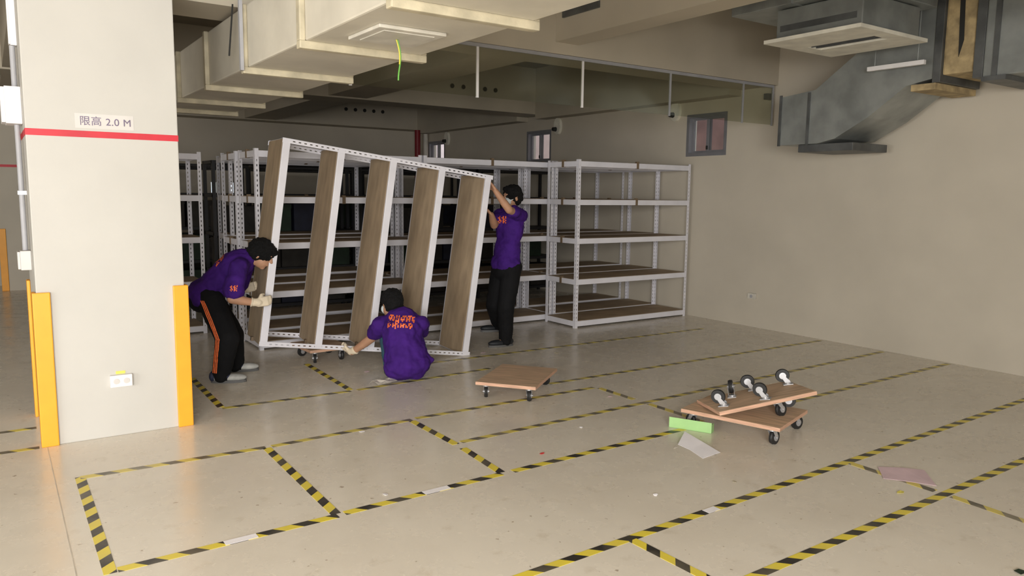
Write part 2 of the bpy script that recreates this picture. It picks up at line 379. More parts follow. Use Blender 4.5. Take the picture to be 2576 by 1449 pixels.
# ---------------------------------------------------------------- insulated supply duct (left, overhead)
dx0, dx1, dz0, dz1 = 1.57, 2.33, 2.50, 2.93
du = tag(empty('supply_duct', (0, 0, 0)), 'large cream insulated rectangular air duct under the ceiling at left', 'duct')
FY = [.7, 2.0, 3.25, 4.47, 5.66, 6.80, 7.92, 8.95]
for a, c in zip(FY[:-1], FY[1:]): MB().rbox(dx0, dx1, a+.02, c-.02, dz0, dz1, .012).build('duct_section', M['duct'], du)
for y in FY:
    w = .03
    f = MB().rbox(dx0-.035, dx1+.035, y-w, y+w, dz0-.045, dz0+.002, .008); f.build('bottom_flange', M['flange'], du)
    MB().rbox(dx0-.035, dx0+.002, y-w, y+w, dz0, dz1, .008).build('side_flange', M['flange'], du)
    MB().rbox(dx1-.002, dx1+.035, y-w, y+w, dz0, dz1, .008).build('side_flange', M['flange'], du)
MB().rbox(dx0, dx1, 8.97, 9.02, dz0, dz1, .01).build('end_cap', M['duct'], du)
MB().box(dx0-.06, dx0-.037, 5.60, 5.63, dz0-.03, BZ-.001).build('hanger_strap', M['grey'], du)
MB().cyl((dx0-.07, 5.86, dz0+.1), (dx0-.05, 5.80, BZ), .006, n=8).build('hanger_wire', M['dark'], du)
df = tag(empty('air_diffuser', (1.92, 3.96, dz0)), 'pale rectangular diffuser plate under the cream duct', 'air diffuser')
MB().rbox(-.2, .2, -.21, .21, -.02, -.0005, .006).build('plate', M['cream_pipe'], df)
MB().box(-.15, .15, -.16, .16, -.024, -.0201).build('inner_plate', M['cream_pipe'], df)
wv = [Vector((1.93, 3.97, dz0-.001-i*.022)) + Vector((.012*math.sin(i*.45)+.006*i*.25, 0, 0)) for i in range(12)]
er = tag(empty('earth_wire', (0, 0, 0)), 'yellow and green earth wire dangling from the cream duct', 'wire')
MB().tube([Vector((p.x, p.y, p.z-.025)) for p in wv[:11]], .0045).build('green_strand', M['earth'], er, True)
MB().tube([Vector((p.x-.009+.0007*i, p.y-.003, p.z-.025)) for i, p in enumerate(wv[:7])], .004).build('yellow_strand', M['earthy'], er, True)

# ---------------------------------------------------------------- cassette air conditioner and steel ducting (right)
ac = tag(empty('cassette_air_conditioner', (6.15, 3.95, 2.95)), 'ceiling cassette air conditioner with white grille panel at upper right', 'air conditioner')
MB().rbox(-.40, .44, -.40, .40, .031, .285, .01).build('body', M['galv'], ac)
MB().box(-.405, -.40, -.35, .36, .10, .15).build('slot_shade', M['galvd'], ac)  # dark strip painted in for the shadow of the louvre slot
p = MB()
for (xa, xb, ya, yb) in ((-.50, -.09, -.45, .45), (.11, .50, -.45, .45), (-.09, .11, -.45, -.32), (-.09, .11, .30, .45)): p.box(xa, xb, ya, yb, 0, .03)
p.build('grille_panel', M['lamp'], ac)
MB().box(-.09, .11, -.32, .30, .018, .028).build('intake', M['dark'], ac)
for k in range(2): MB().box(-.035+k*.07, -.02+k*.07, -.32, .30, .006, .018).build('louvre', M['galvd'], ac)
sl = tag(empty('plenum_box', (6.15, 4.15, 3.29)), 'flat grey steel plenum above the cassette air conditioner', 'duct box')
MB().rbox(-.50, .60, -.66, .62, -.045, .18, .008).build('casing', M['galv'], sl)
MB().box(-.52, .62, -.02, .02, -.05, .185).build('seam_flange', M['galv'], sl)
ed = tag(empty('exhaust_duct', (0, 0, 0)), 'bare galvanised steel duct bending down along the right wall', 'duct')
ex0, ex1 = 7.02, 7.74
prof = [(5.22, 2.18), (5.22, 2.68), (4.80, 2.72), (4.40, 3.0), (3.98, 3.34), (3.62, 3.36), (3.62, 2.70), (3.86, 2.66), (4.22, 2.40), (4.55, 2.22), (4.75, 2.18)]
MB().prism([(y, z) for y, z in prof], 0, ex0, ex1).build('bend', M['galv'], ed)
for y in (5.20, 4.86):
    MB().box(ex0-.015, ex0-.001, y-.014, y+.014, 2.17, 2.70).build('flange', M['galvd'], ed)
MB().rbox(ex0+.05, ex1-.05, 4.36+.02, 5.0, 2.10, 2.179, .006).build('outlet_collar', M['galvd'], ed)
MB().rbox(ex0-.02, ex1, 3.55, 3.62, 2.66, 3.40, .004).build('flange', M['galvd'], ed)
MB().rbox(ex0+.01, ex1-.02, 3.28, 3.55, 2.72, 3.38, .02).build('canvas_sleeve', M['canvas'], ed)
MB().prism([(3.42, 2.86), (3.44, 3.36), (3.40, 3.36), (3.385, 3.0)], 0, ex0+.004, ex0+.0095).build('tear', M['dark'], ed)
MB().rbox(ex0-.02, ex1, 3.20, 3.28, 2.66, 3.40, .004).build('flange', M['galvd'], ed)
MB().rbox(ex0-.03, ex1, 3.58, 3.80, 2.60, 2.658, .004).build('canvas_strip', M['canvas'], ed)
fb = tag(empty('fan_box', (7.36, 2.2, 2.62)), 'dark steel fan box at the top right corner', 'fan box')
MB().rbox(-.37, .38, -1.0, .995, .04, .80, .01).build('casing', M['galv'], fb)
for y in (-.4, .3, .9): MB().box(-.385, -.37, y-.02, y+.02, .04, .80).build('rib', M['galvd'], fb)
MB().box(-.40, .38, .80, .99, 0, .038).build('foot_rail', M['galvd'], fb)
sb = tag(empty('support_bar', (6.88, 3.895, 2.83)), 'pale steel bar hanging beside the galvanised duct bend', 'bar')
MB().rbox(-.02, .02, -.265, .265, -.02, .02, .004).build('channel', M['white'], sb)
for y in (-.2, .2): MB().cyl((0, y, .02), (0, y, ZC-2.83-.001), .005, n=8).build('hanger_rod', M['galv'], sb)
# wall fittings over the windows
for y, z, lab in ((7.50, 2.78, 'pale oval wall fitting with dark knob beside the nearest window'), (10.13, 2.75, 'pinkish oval wall fitting with dark knob beside the middle window'), (13.84, 2.74, 'dim oval wall fitting above the farthest small window')):
    r = tag(empty('wall_fitting', (7.62 if z > 2.9 else XR, y, z)), lab, 'wall fitting', 'oval wall fittings over the windows')
    b = MB(); n = 24
    pts = [(.085*math.cos(2*math.pi*i/n), .135*math.sin(2*math.pi*i/n)) for i in range(n)]
    b.prism(pts, 0, -.05, -.0005); b.build('plate', M['lamp'], r)
    MB().cyl((-.11, .03, -.05), (-.05, .03, -.05), .03, .038, n=16).build('knob', M['dark'], r, True)
ol = tag(empty('wall_outlet', (XR, 6.09, .39)), 'grey outlet low on the right wall', 'outlet')
MB().rbox(-.03, -.0005, -.06, .06, -.035, .035, .006).build('plate', M['cream_pipe'], ol); MB().cyl((-.036, 0, 0), (-.03, 0, 0), .02).build('socket', M['grey'], ol)

# ---------------------------------------------------------------- shelving racks
BH = .065
def upright_mesh(H):
    b = MB(); w, t = .042, .0025; hz0, hz1 = .017, .026
    def flange(fn):
        zs = [0]; z = .02
        while z < H-.03: zs += [z, z+.022]; z += .05
        zs.append(H)
        cs = [0, hz0, hz1, w]
        for i in range(len(zs)-1):
            for j in range(3):
                if j == 1 and i % 2 == 1: continue
                for off in (0, t):
                    b.add([fn(cs[j], off, zs[i]), fn(cs[j+1], off, zs[i]), fn(cs[j+1], off, zs[i+1]), fn(cs[j], off, zs[i+1])], [(0, 1, 2, 3)])
        for c in (0, w): b.add([fn(c, 0, 0), fn(c, t, 0), fn(c, t, H), fn(c, 0, H)], [(0, 1, 2, 3)])
        for i in range(1, len(zs)-1, 2):
            for c in (hz0, hz1): b.add([fn(c, 0, zs[i]), fn(c, t, zs[i]), fn(c, t, zs[i+1]), fn(c, 0, zs[i+1])], [(0, 1, 2, 3)])
    flange(lambda c, o, z: (c, o, z)); flange(lambda c, o, z: (o, c, z))
    me = bpy.data.meshes.new('upright'); me.from_pydata(b.v, [], b.f); me.materials.append(M['white_metal']); me.update(); return me
_rk = {}
def rack_meshes(L, D, H):
    k = (L, D, H)
    if k not in _rk:
        ch = lambda x1, y1: None
        _rk[k] = dict(up=upright_mesh(H),
            long=MB().rbox(.004, L-.004, 0, .022, 0, BH, .004).mesh('beam', M['white_metal']),
            short=MB().rbox(0, .022, .024, D-.024, 0, BH, .004).mesh('side_beam', M['white_metal']),
            board=MB().rbox(.006, L-.006, .024, D-.024, 0, .014, .002).mesh('shelf_board', M['board']),
            clip=MB().rbox(-.006, .03, -.02, .02, -.004, BH+.022, .002).mesh('clip', M['clip']),
            clipf=MB().rbox(-.018, .018, -.006, .03, -.004, BH+.022, .002).mesh('clip', M['clip']))
    return _rk[k]
def make_rack(L, D, H, levels, name='shelving_rack', front_clips=True):
    r = empty(name); q = rack_meshes(L, D, H)
    inst('upright', q['up'], r, (-.003, -.003, 0)); inst('upright', q['up'], r, (L+.003, -.003, 0), (0, 0, math.radians(90)))
    inst('upright', q['up'], r, (L+.003, D+.003, 0), (0, 0, math.radians(180))); inst('upright', q['up'], r, (-.003, D+.003, 0), (0, 0, math.radians(270)))
    for i, z in enumerate(levels):
        inst('beam', q['long'], r, (0, 0, z)); inst('beam', q['long'], r, (0, D-.022, z))
        inst('side_beam', q['short'], r, (0, 0, z)); inst('side_beam', q['short'], r, (L-.022, 0, z))
        inst('shelf_board', q['board'], r, (0, 0, z+BH-.012))
        if i: inst('clip', q['clip'], r, (0, D/2, z))
        if front_clips and i >= 3: inst('clip', q['clipf'], r, (L*.5, 0, z))
    return r
LV = (.02, .535, 1.035, 1.505, 1.965); RH = 2.05; RD = .60
RG = 'white shelving racks standing in rows'
def rack(x, y, L, label, D=RD):
    r = make_rack(L, D, RH, LV); r.location = (x, y, 0); tag(r, label, 'shelving rack', RG); return r
rack(5.83, 7.12, 1.93, 'empty white five-tier rack standing foremost against the right wall')
rack(2.20, 7.76, 1.86, 'white five-tier rack directly behind the tilted rack, left end of its row')
rack(4.09, 7.76, 1.86, 'white five-tier rack behind the standing person in purple shirt')
rack(5.98, 7.76, 1.86, 'white five-tier rack directly behind the foremost rack at the right wall')
rack(2.20, 8.50, 1.86, 'white rack in the third row, its left end seen past the bending person')
rack(4.09, 8.50, 1.86, 'white rack in the middle of the third row')
rack(5.98, 8.50, 1.86, 'white rack in the third row at the right wall')
rack(.72, 9.05, 1.25, 'white rack just right of the white column, partly hidden by it')
rack(2.35, 9.35, 1.86, 'white rack at the back of the left rows')
# the rack being carried on its side
cr = make_rack(1.83, .594, 2.08, (.015, .52, 1.02, 1.52, 2.01), 'shelving_rack', False)
tag(cr, 'white rack with brown boards tipped on its side and carried by three people', 'shelving rack')
a_ = Vector((.9867, -.0880, -.1363)); b_ = Vector((.1354, -.0168, .9907)); c_ = Vector((.0895, .996, .0047))
O_ = Vector((1.8768, 6.6574, .2752))
mm = Matrix.Identity(4); org = O_ + a_*2.08
for i in range(3): mm[i][0], mm[i][1], mm[i][2], mm[i][3] = b_[i], c_[i], -a_[i], org[i]
cr.matrix_world = mm
# black racks and cartons in the dark behind
def black_rack(x, y, L, D, label):
    r = tag(empty('black_rack', (x, y, 0)), label, 'shelving rack', 'black racks in the dark background')
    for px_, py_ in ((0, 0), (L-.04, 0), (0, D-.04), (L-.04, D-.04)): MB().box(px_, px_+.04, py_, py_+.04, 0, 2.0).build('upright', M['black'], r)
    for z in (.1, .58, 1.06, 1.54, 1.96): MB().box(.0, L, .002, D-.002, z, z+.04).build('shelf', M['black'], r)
for row, (yy, xs) in enumerate(((9.98, (2.3, 4.25, 6.2)), (11.6, (1.3, 3.3, 5.4)), (13.0, (1.6, 3.7, 5.6)))):  # front row and dense boxes added to darken the view through the racks
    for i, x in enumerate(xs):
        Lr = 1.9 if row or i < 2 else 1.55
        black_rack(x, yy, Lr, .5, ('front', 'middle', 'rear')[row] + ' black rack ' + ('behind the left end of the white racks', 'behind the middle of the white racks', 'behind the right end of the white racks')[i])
        for z in (.14, .62, 1.10):
            xx = x+.06
            while xx < x+Lr-.3:
                w, h = random.uniform(.32, .55), random.uniform(.28, .40)
                if (random.random() < .93 or row == 2) and xx+w < x+Lr-.04:
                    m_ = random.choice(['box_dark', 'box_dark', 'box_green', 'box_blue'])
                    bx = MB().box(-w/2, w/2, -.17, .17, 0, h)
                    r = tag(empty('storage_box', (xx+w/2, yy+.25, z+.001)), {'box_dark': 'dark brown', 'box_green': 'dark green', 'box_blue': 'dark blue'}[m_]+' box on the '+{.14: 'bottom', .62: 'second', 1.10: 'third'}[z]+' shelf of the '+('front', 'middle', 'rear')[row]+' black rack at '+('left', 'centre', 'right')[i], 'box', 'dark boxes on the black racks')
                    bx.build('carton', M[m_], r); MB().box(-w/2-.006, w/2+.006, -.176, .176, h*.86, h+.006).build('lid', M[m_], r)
                xx += w+random.uniform(.02, .05)

# ---------------------------------------------------------------- floor tape
def tape(p0, p1, label, worn=False, w=.052, z=.0008):
    p0, p1 = Vector((*p0, 0)), Vector((*p1, 0)); L = (p1-p0).length
    o = MB().box(0, L, -w/2, w/2, 0, z).build('floor_tape', M['haz_worn' if worn else 'haz'])
    o.location = p0+Vector((0, 0, .0004)); o.rotation_euler = (0, 0, math.atan2((p1-p0).y, (p1-p0).x))
    tag(o, label, 'floor tape', 'yellow and black tape lines on the floor')
tape((.33, 4.80), (.33, 3.48), 'hazard tape forming the left edge of the nearest box on the floor')
tape((.36, 3.50), (1.36, 3.515), 'hazard tape along the near edge of the leftmost floor box')
tape((.33, 4.785), (1.36, 4.745), 'worn hazard tape along the far edge of the leftmost floor box', True, z=.0011)
tape((1.365, 4.73), (1.36, 3.54), 'fresh hazard tape slanting between the two nearest floor boxes', z=.0011)
tape((1.40, 4.745), (2.42, 4.79), 'worn hazard tape along the far edge of the second floor box', True)
tape((1.40, 3.525), (2.38, 3.55), 'hazard tape along the near edge of the second floor box')
tape((2.41, 4.76), (2.42, 4.15), 'hazard tape crossing the floor, far half before the gap', z=.0011)
tape((2.42, 4.06), (2.39, 3.57), 'hazard tape crossing the floor, near half after the gap')
tape((2.46, 4.80), (4.15, 4.80), 'worn hazard tape running under the lone wooden dolly', True)
tape((2.47, 4.17), (7.80, 4.33), 'long worn hazard tape running behind the dolly stack to the wall', True)
tape((2.46, 3.55), (4.02, 3.58), 'hazard tape running up to the green card by the dolly stack')
tape((4.7, 3.60), (7.80, 3.65), 'worn hazard tape right of the dolly stack reaching the wall', True)
tape((1.60, 2.50), (7.75, 2.64), 'long hazard tape crossing the right half of the floor')
tape((2.43, 2.50), (2.46, 1.80), 'short hazard tape slanting to the bottom edge of the photo', z=.0011)
tape((2.40, 1.955), (7.0, 1.985), 'hazard tape nearest the bottom right corner')
tape((4.30, 2.54), (4.29, 2.02), 'hazard tape slanting under the pink sheet', True, z=.0011)
tape((4.29, 1.93), (4.25, 1.20), 'hazard tape slanting out of the right edge of the photo', True)
tape((4.18, 4.76), (4.18, 4.34), 'worn hazard tape slanting left of the dolly stack', True)
tape((4.19, 4.18), (4.19, 3.63), 'worn hazard tape slanting under the dolly stack', True)
tape((1.36, 6.90), (1.35, 5.84), 'hazard tape beside the foot of the bending person', z=.0011)
tape((1.35, 5.80), (2.36, 5.77), 'worn hazard tape in front of the bending person', True)
tape((2.39, 6.92), (2.37, 5.80), 'hazard tape slanting in front of the tilted rack', z=.0011)
tape((2.42, 5.77), (3.78, 5.86), 'worn hazard tape by the squatting person', True)
tape((3.9, 5.1), (7.78, 5.06), 'faint hazard tape farthest right before the racks', True)
tape((3.3, 6.35), (7.2, 6.3), 'faint hazard tape near the feet of the standing person', True)
tape((-1.2, 5.96), (.17, 5.98), 'hazard tape left of the column, farther strip', True)
tape((-1.2, 5.52), (.165, 5.50), 'hazard tape left of the column, nearer strip', True)
for x, y, L, rz, lab in ((.88, 3.507, .15, .015, 'white tape patch on the leftmost near tape line'), (1.94, 3.538, .16, .02, 'white tape patch on the second near tape line'), (3.02, 2.53, .09, .02, 'white tape patch on the long right tape line')):
    o = MB().box(-L/2, L/2, -.024, .024, 0, .0008).build('tape_patch', M['paper']); o.location = (x, y, .0022); o.rotation_euler = (0, 0, rz); tag(o, lab, 'tape')

# ---------------------------------------------------------------- wooden dollies
def caster(parent, loc, swivel, up=False, name='caster'):
    c = link(bpy.data.objects.new(name, None), parent); c.empty_display_size = .02
    c.location = loc; c.rotation_euler = (math.pi if up else 0, 0, swivel)
    MB().rbox(-.035, .035, -.03, .03, -.005, 0, .002).build('plate', M['zinc'], c)
    f = MB().cyl((0, 0, -.018), (0, 0, -.005), .024, n=16)
    for s in (-1, 1):
        f.prism([(-.02, -.018), (.02, -.018), (.042, -.066), (.034, -.078), (.024, -.078), (.014, -.066)], 1, s*.021-.0015, s*.021+.0015)
    f.cyl((.029, -.026, -.068), (.029, .026, -.068), .007, n=10)
    f.build('fork', M['zinc'], c)
    w = MB().cyl((.029, -.014, -.068), (.029, .014, -.068), .046, n=28).torus((.029, 0, -.068), (0, 1, 0), .036, .0135, 28, 8)
    w.build('wheel', M['rubber'], c, True)
    MB().cyl((.029, -.0175, -.068), (.029, .0175, -.068), .024, n=20).build('hub', M['zinc'], c, True)
    return c
CHT = .1155
def dolly(name, label, wx, wy, rot, loc, casters, T=.024, group='wooden dollies'):
    d = tag(empty(name, loc, rot), label, 'dolly', group)
    MB().rbox(-wx/2, wx/2, -wy/2, wy/2, 0, T-.002, .002).build('board', M['plyedge'], d)
    MB().box(-wx/2+.002, wx/2-.002, -wy/2+.002, wy/2-.002, T-.0019, T).build('veneer', M['ply'], d)
    MB().box(-wx/2+.002, wx/2-.002, -wy/2+.002, wy/2-.002, -.002, -.0001).build('veneer', M['ply'], d)
    for (x, y, sw, up) in casters: caster(d, (x, y, T if up else -.002), sw, up)
    return d
q4 = lambda wx, wy, sw: [(-wx/2+.07, -wy/2+.06, sw[0], False), (wx/2-.07, -wy/2+.06, sw[1], False), (-wx/2+.07, wy/2-.06, sw[2], False), (wx/2-.07, wy/2-.06, sw[3], False)]
dolly('furniture_dolly', 'wooden four-wheeled dolly standing alone on the floor', .50, .68, (0, 0, math.radians(-52)), (3.53, 5.04, .1165), q4(.50, .68, (1.9, 1.7, 2.2, 2.6)))
dolly('furniture_dolly', 'wooden dolly under the raised end of the tilted rack', .42, .50, (0, 0, .05), (2.60, 7.10, .1165), q4(.42, .50, (1.2, 1.5, .3, .2)))
dolly('furniture_dolly', 'wooden dolly standing on its wheels at the bottom of the stack', .70, .56, (0, 0, math.radians(-73)), (4.31, 3.36, .1165), q4(.70, .56, (2.6, 1.4, 2.2, 1.2)))
ud = dolly('furniture_dolly', 'upturned wooden dolly with its wheels in the air on the stack', .70, .42, (0, 0, 0), (0, 0, 0),
      [(-.264, -.085, 2.55, True), (-.13, .09, 1.1, True), (.056, .15, 2.75, True), (.016, -.135, 2.5, True), (.305, .11, 2.8, True), (.09, -.14, .5, False), (.28, .02, 2.7, False)])
ex_ = Vector((.878, -.442, .183)).normalized(); ey_ = Vector((.461, .884, -.073)); ey_ = (ey_-ex_*ey_.dot(ex_)).normalized(); ez_ = ex_.cross(ey_)
um = Matrix.Identity(4); uo = Vector((4.345, 3.305, .247))-ez_*.024
for i in range(3): um[i][0], um[i][1], um[i][2], um[i][3] = ex_[i], ey_[i], ez_[i], uo[i]
ud.matrix_world = um

# ---------------------------------------------------------------- litter
def sheet(name, pts, label, cat, m, t=.0012, group=None):
    """thin sheet: pts = list of quads strips (rows of 3d points)"""
    b = MB(); R = len(pts); Cn = len(pts[0])
    up = [Vector(p)+Vector((0, 0, t)) for r in pts for p in r]; lo = [Vector(p) for r in pts for p in r]; n = R*Cn
    f = []
    for i in range(R-1):
        for j in range(Cn-1):
            q = (i*Cn+j, i*Cn+j+1, (i+1)*Cn+j+1, (i+1)*Cn+j); f.append(q); f.append(tuple(k+n for k in reversed(q)))
    ring = [j for j in range(Cn)]+[i*Cn+Cn-1 for i in range(1, R)]+[(R-1)*Cn+j for j in range(Cn-2, -1, -1)]+[i*Cn for i in range(R-2, 0, -1)]
    for a, c in zip(ring, ring[1:]+ring[:1]): f.append((a, c, c+n, a+n))
    c0 = sum((Vector(p) for r in pts for p in r), Vector())/n; c0.z = 0
    b.add([p-c0 for p in up+lo], f); o = b.build(name, M[m]); o.location = c0; return tag(o, label, cat, group)
A, B_, C_, D_ = onZ(1690, 1128), onZ(1740, 1158), onZ(1810, 1142), onZ(1722, 1092)
mid1, mid2 = onZ(1700, 1112)+Vector((0, 0, .035)), onZ(1790, 1134)+Vector((0, 0, .02))
sheet('paper_sheet', [[onZ(1722, 1098)+Vector((0, 0, .035)), onZ(1772, 1122)+Vector((0, 0, .02)), onZ(1812, 1140)+Vector((0, 0, .004))], [onZ(1705, 1122)+Vector((0, 0, .01)), onZ(1735, 1134)+Vector((0, 0, .006)), onZ(1768, 1154)+Vector((0, 0, .001))]], 'folded white paper on the floor by the dolly stack', 'paper', 'paper')
sheet('paper_sheet', [[onZ(2208, 1176)+Vector((0, 0, .004)), onZ(2272, 1180)+Vector((0, 0, .008)), onZ(2325, 1184)+Vector((0, 0, .003))], [onZ(2222, 1205)+Vector((0, 0, .003)), onZ(2290, 1214)+Vector((0, 0, .004)), onZ(2356, 1224)+Vector((0, 0, .003))]], 'pink sheet of paper lying on the floor at right', 'paper', 'pink')
gb = tag(empty('green_carton', (3.955, 3.535, .001), (0, 0, math.radians(-63))), 'small open bright green carton beside the dolly stack', 'carton')
MB().box(-.15, .15, -.004, 0, 0, .075).build('front_side', M['green'], gb); MB().box(-.15, .15, .06, .064, 0, .05).build('back_side', M['green'], gb)
MB().box(-.15, .15, -.004, .064, -.0005, .002).build('bottom', M['green'], gb); MB().box(.146, .15, 0, .06, .0021, .06).build('end_flap', M['green'], gb)
def scrap(x, y, sx, sy, m, label, z=0.003):
    p = onZ(x, y); b = MB(); k = random.uniform(0, 3); n = 6
    pts = [Vector((sx*math.cos(2*math.pi*i/n+k)*random.uniform(.7, 1.1), sy*math.sin(2*math.pi*i/n+k)*random.uniform(.7, 1.1), random.uniform(.001, z*2))) for i in range(n)]
    v = pts+[Vector((q.x, q.y, q.z+.0015)) for q in pts]+[Vector((0, 0, z)), Vector((0, 0, z+.002))]
    f = [(i, (i+1) % n, n+(i+1) % n, n+i) for i in range(n)]+[((i+1) % n, i, 2*n) for i in range(n)]+[(n+i, n+(i+1) % n, 2*n+1) for i in range(n)]
    o = b.add(v, f).build('litter_scrap', M[m]); o.location = p; tag(o, label, 'litter', 'small scraps on the floor')
scrap(970, 1245, .016, .022, 'paper', 'white scrap between the two nearest floor boxes')
scrap(910, 1086, .03, .02, 'paper', 'white scrap beside the worn tape of the second floor box')
scrap(1648, 1246, .016, .014, 'paper', 'white scrap on bare floor left of the long right tape')
scrap(1535, 998, .03, .018, 'pink', 'pink scrap beside the worn tape left of the dolly stack')
scrap(1363, 1142, .02, .015, 'redbit', 'small red scrap in the middle of the floor')
scrap(924, 936, .03, .022, 'pink', 'pale scrap in front of the squatting person')
scrap(1848, 1213, .016, .016, 'flange', 'tan crumb between dolly stack and long right tape')
scrap(2265, 1240, .03, .018, 'yellow_label', 'yellow tape scrap below the pink sheet')
scrap(2565, 1440, .03, .02, 'box_green', 'dark green bit at the bottom right corner')
scrap(1462, 1076, .014, .014, 'paper', 'tiny white bit between worn tape lines')
scrap(1700, 1128, .02, .01, 'film', 'tan sliver beside the folded white paper', .006)
scrap(1216, 888, .03, .02, 'pink', 'pale scrap by the shoe of the standing person')
scrap(1400, 888, .03, .02, 'flange', 'tan scrap in front of the foremost rack')
p0 = onZ(930, 968); fm = []
for i in range(4): fm.append([p0+Vector((j*.05+i*.012, -i*.03+j*.01, .012+.03*random.random()*(1 if 0 < i < 3 else .3))) for j in range(5)])
sheet('plastic_wrap', fm, 'crumpled clear plastic wrap beside the squatting person', 'plastic wrap', 'film', .002)

# ---------------------------------------------------------------- people
def cap_tris(p0, r0, p1, r1, n=14, k=5):
    p0, p1 = Vector(p0), Vector(p1)
    if (p1-p0).length < 1e-6: p1 = p0+Vector((0, 0, 1e-4))
    a = (p1-p0).normalized(); t = a.orthogonal().normalized(); b = a.cross(t); rings = []
    for i in range(1, k+1):
        q = math.pi/2*(i/k); rings.append((p0-a*(r0*math.cos(q)), r0*math.sin(q)))
    for i in range(k):
        q = math.pi/2*(i/k); rings.append((p1+a*(r1*math.sin(q)), r1*math.cos(q)))
    v = [p0-a*r0]; f = []
    for c, r in rings:
        for j in range(n):
            w = 2*math.pi*j/n; v.append(c+t*(r*math.cos(w))+b*(r*math.sin(w)))
    v.append(p1+a*r1); m_ = len(rings)
    for j in range(n): f.append((0, 1+(j+1) % n, 1+j))
    for i in range(m_-1):
        for j in range(n): f.append((1+i*n+j, 1+i*n+(j+1) % n, 1+(i+1)*n+(j+1) % n, 1+(i+1)*n+j))
    e = len(v)-1
    for j in range(n): f.append((1+(m_-1)*n+j, 1+(m_-1)*n+(j+1) % n, e))
    return v, f
def ell(c, R, ax, n=18, k=12):         # ellipsoid with frame R (3x3 columns) and radii ax
    v = []; f = []
    c = Vector(c)
    for i in range(k+1):
        th = math.pi*i/k
        for j in range(n):
            ph = 2*math.pi*j/n
            v.append(c+R @ Vector((ax[0]*math.sin(th)*math.cos(ph), ax[1]*math.sin(th)*math.sin(ph), ax[2]*math.cos(th))))
    for i in range(k):
        for j in range(n): f.append((i*n+j, (i+1)*n+j, (i+1)*n+(j+1) % n, i*n+(j+1) % n))
    return v, f
def fuse(name, prims, material, parent, origin, voxel=.008, smooth=4, disp=0., nscale=.10):
    b = MB()
    for v, f in prims: b.add([p-origin for p in v], f)
    me = bpy.data.meshes.new(name); me.from_pydata(b.v, [], b.f); me.update()
    bm = bmesh.new(); bm.from_mesh(me); bmesh.ops.remove_doubles(bm, verts=bm.verts[:], dist=1e-6); bmesh.ops.recalc_face_normals(bm, faces=bm.faces[:]); bm.to_mesh(me); bm.free()
    t = bpy.data.objects.new(name+'_tmp', me); COL.objects.link(t)
    rm = t.modifiers.new('r', 'REMESH'); rm.mode = 'VOXEL'; rm.voxel_size = voxel; rm.use_smooth_shade = True
    if smooth: sm = t.modifiers.new('s', 'SMOOTH'); sm.factor = .5; sm.iterations = smooth
    if disp:
        tx = bpy.data.textures.new(name+'_folds', 'CLOUDS'); tx.noise_scale = nscale; tx.noise_depth = 2
        dm = t.modifiers.new('d', 'DISPLACE'); dm.texture = tx; dm.strength = disp; dm.mid_level = .5; dm.texture_coords = 'LOCAL'
    dg = bpy.context.evaluated_depsgraph_get(); me2 = bpy.data.meshes.new_from_object(t.evaluated_get(dg)); me2.name = name
    bpy.data.objects.remove(t); bpy.data.meshes.remove(me)
    me2.materials.clear(); me2.materials.append(material)
    me2.polygons.foreach_set('use_smooth', [True]*len(me2.polygons))
    return link(bpy.data.objects.new(name, me2), parent)
def frame(z, x):                       # 3x3 with column 2 = z, column 0 ~ x
    z = Vector(z).normalized(); x = Vector(x); x = (x-z*x.dot(z)).normalized(); y = z.cross(x)
    return Matrix((x, y, z)).transposed()
def hand(wrist, d, palm, side, grow=0., curl=(.5, .9, .7)):
    """palm + five fingers; d = pointing direction, palm = palm normal, side = thumb direction"""
    d = Vector(d).normalized(); palm = Vector(palm); palm = (palm-d*palm.dot(d)).normalized(); s = d.cross(palm)
    if s.dot(Vector(side)) < 0: s = -s
    P = []; g_ = grow; wrist = Vector(wrist)
    for o in (-.028, -.009, .010, .028): P.append(cap_tris(wrist+d*.012+s*o*.7, .016+g_, wrist+d*.088+s*o, .0135+g_))
    for o, L, lag in ((.030, .072, 0), (.011, .080, .05), (-.009, .075, .1), (-.028, .058, .15)):
        p = wrist+d*.088+s*o; ang = 0; r = .0095
        for k, (fr, c) in enumerate(zip((.45, .31, .24), curl)):
            ang += c+lag*.5; q = p+(d*math.cos(ang)+palm*math.sin(ang))*(L*fr*1.05); P.append(cap_tris(p, r+g_, q, r*.9+g_, 10, 4)); p = q; r *= .9
    p = wrist+d*.03+s*.024; q = p+(s*.75+d*.55+palm*.35).normalized()*.042; P.append(cap_tris(p, .014+g_, q, .0115+g_, 10, 4))
    q2 = q+(d*.75+palm*.75).normalized()*.032; P.append(cap_tris(q, .0112+g_, q2, .0095+g_, 10, 4))
    return P
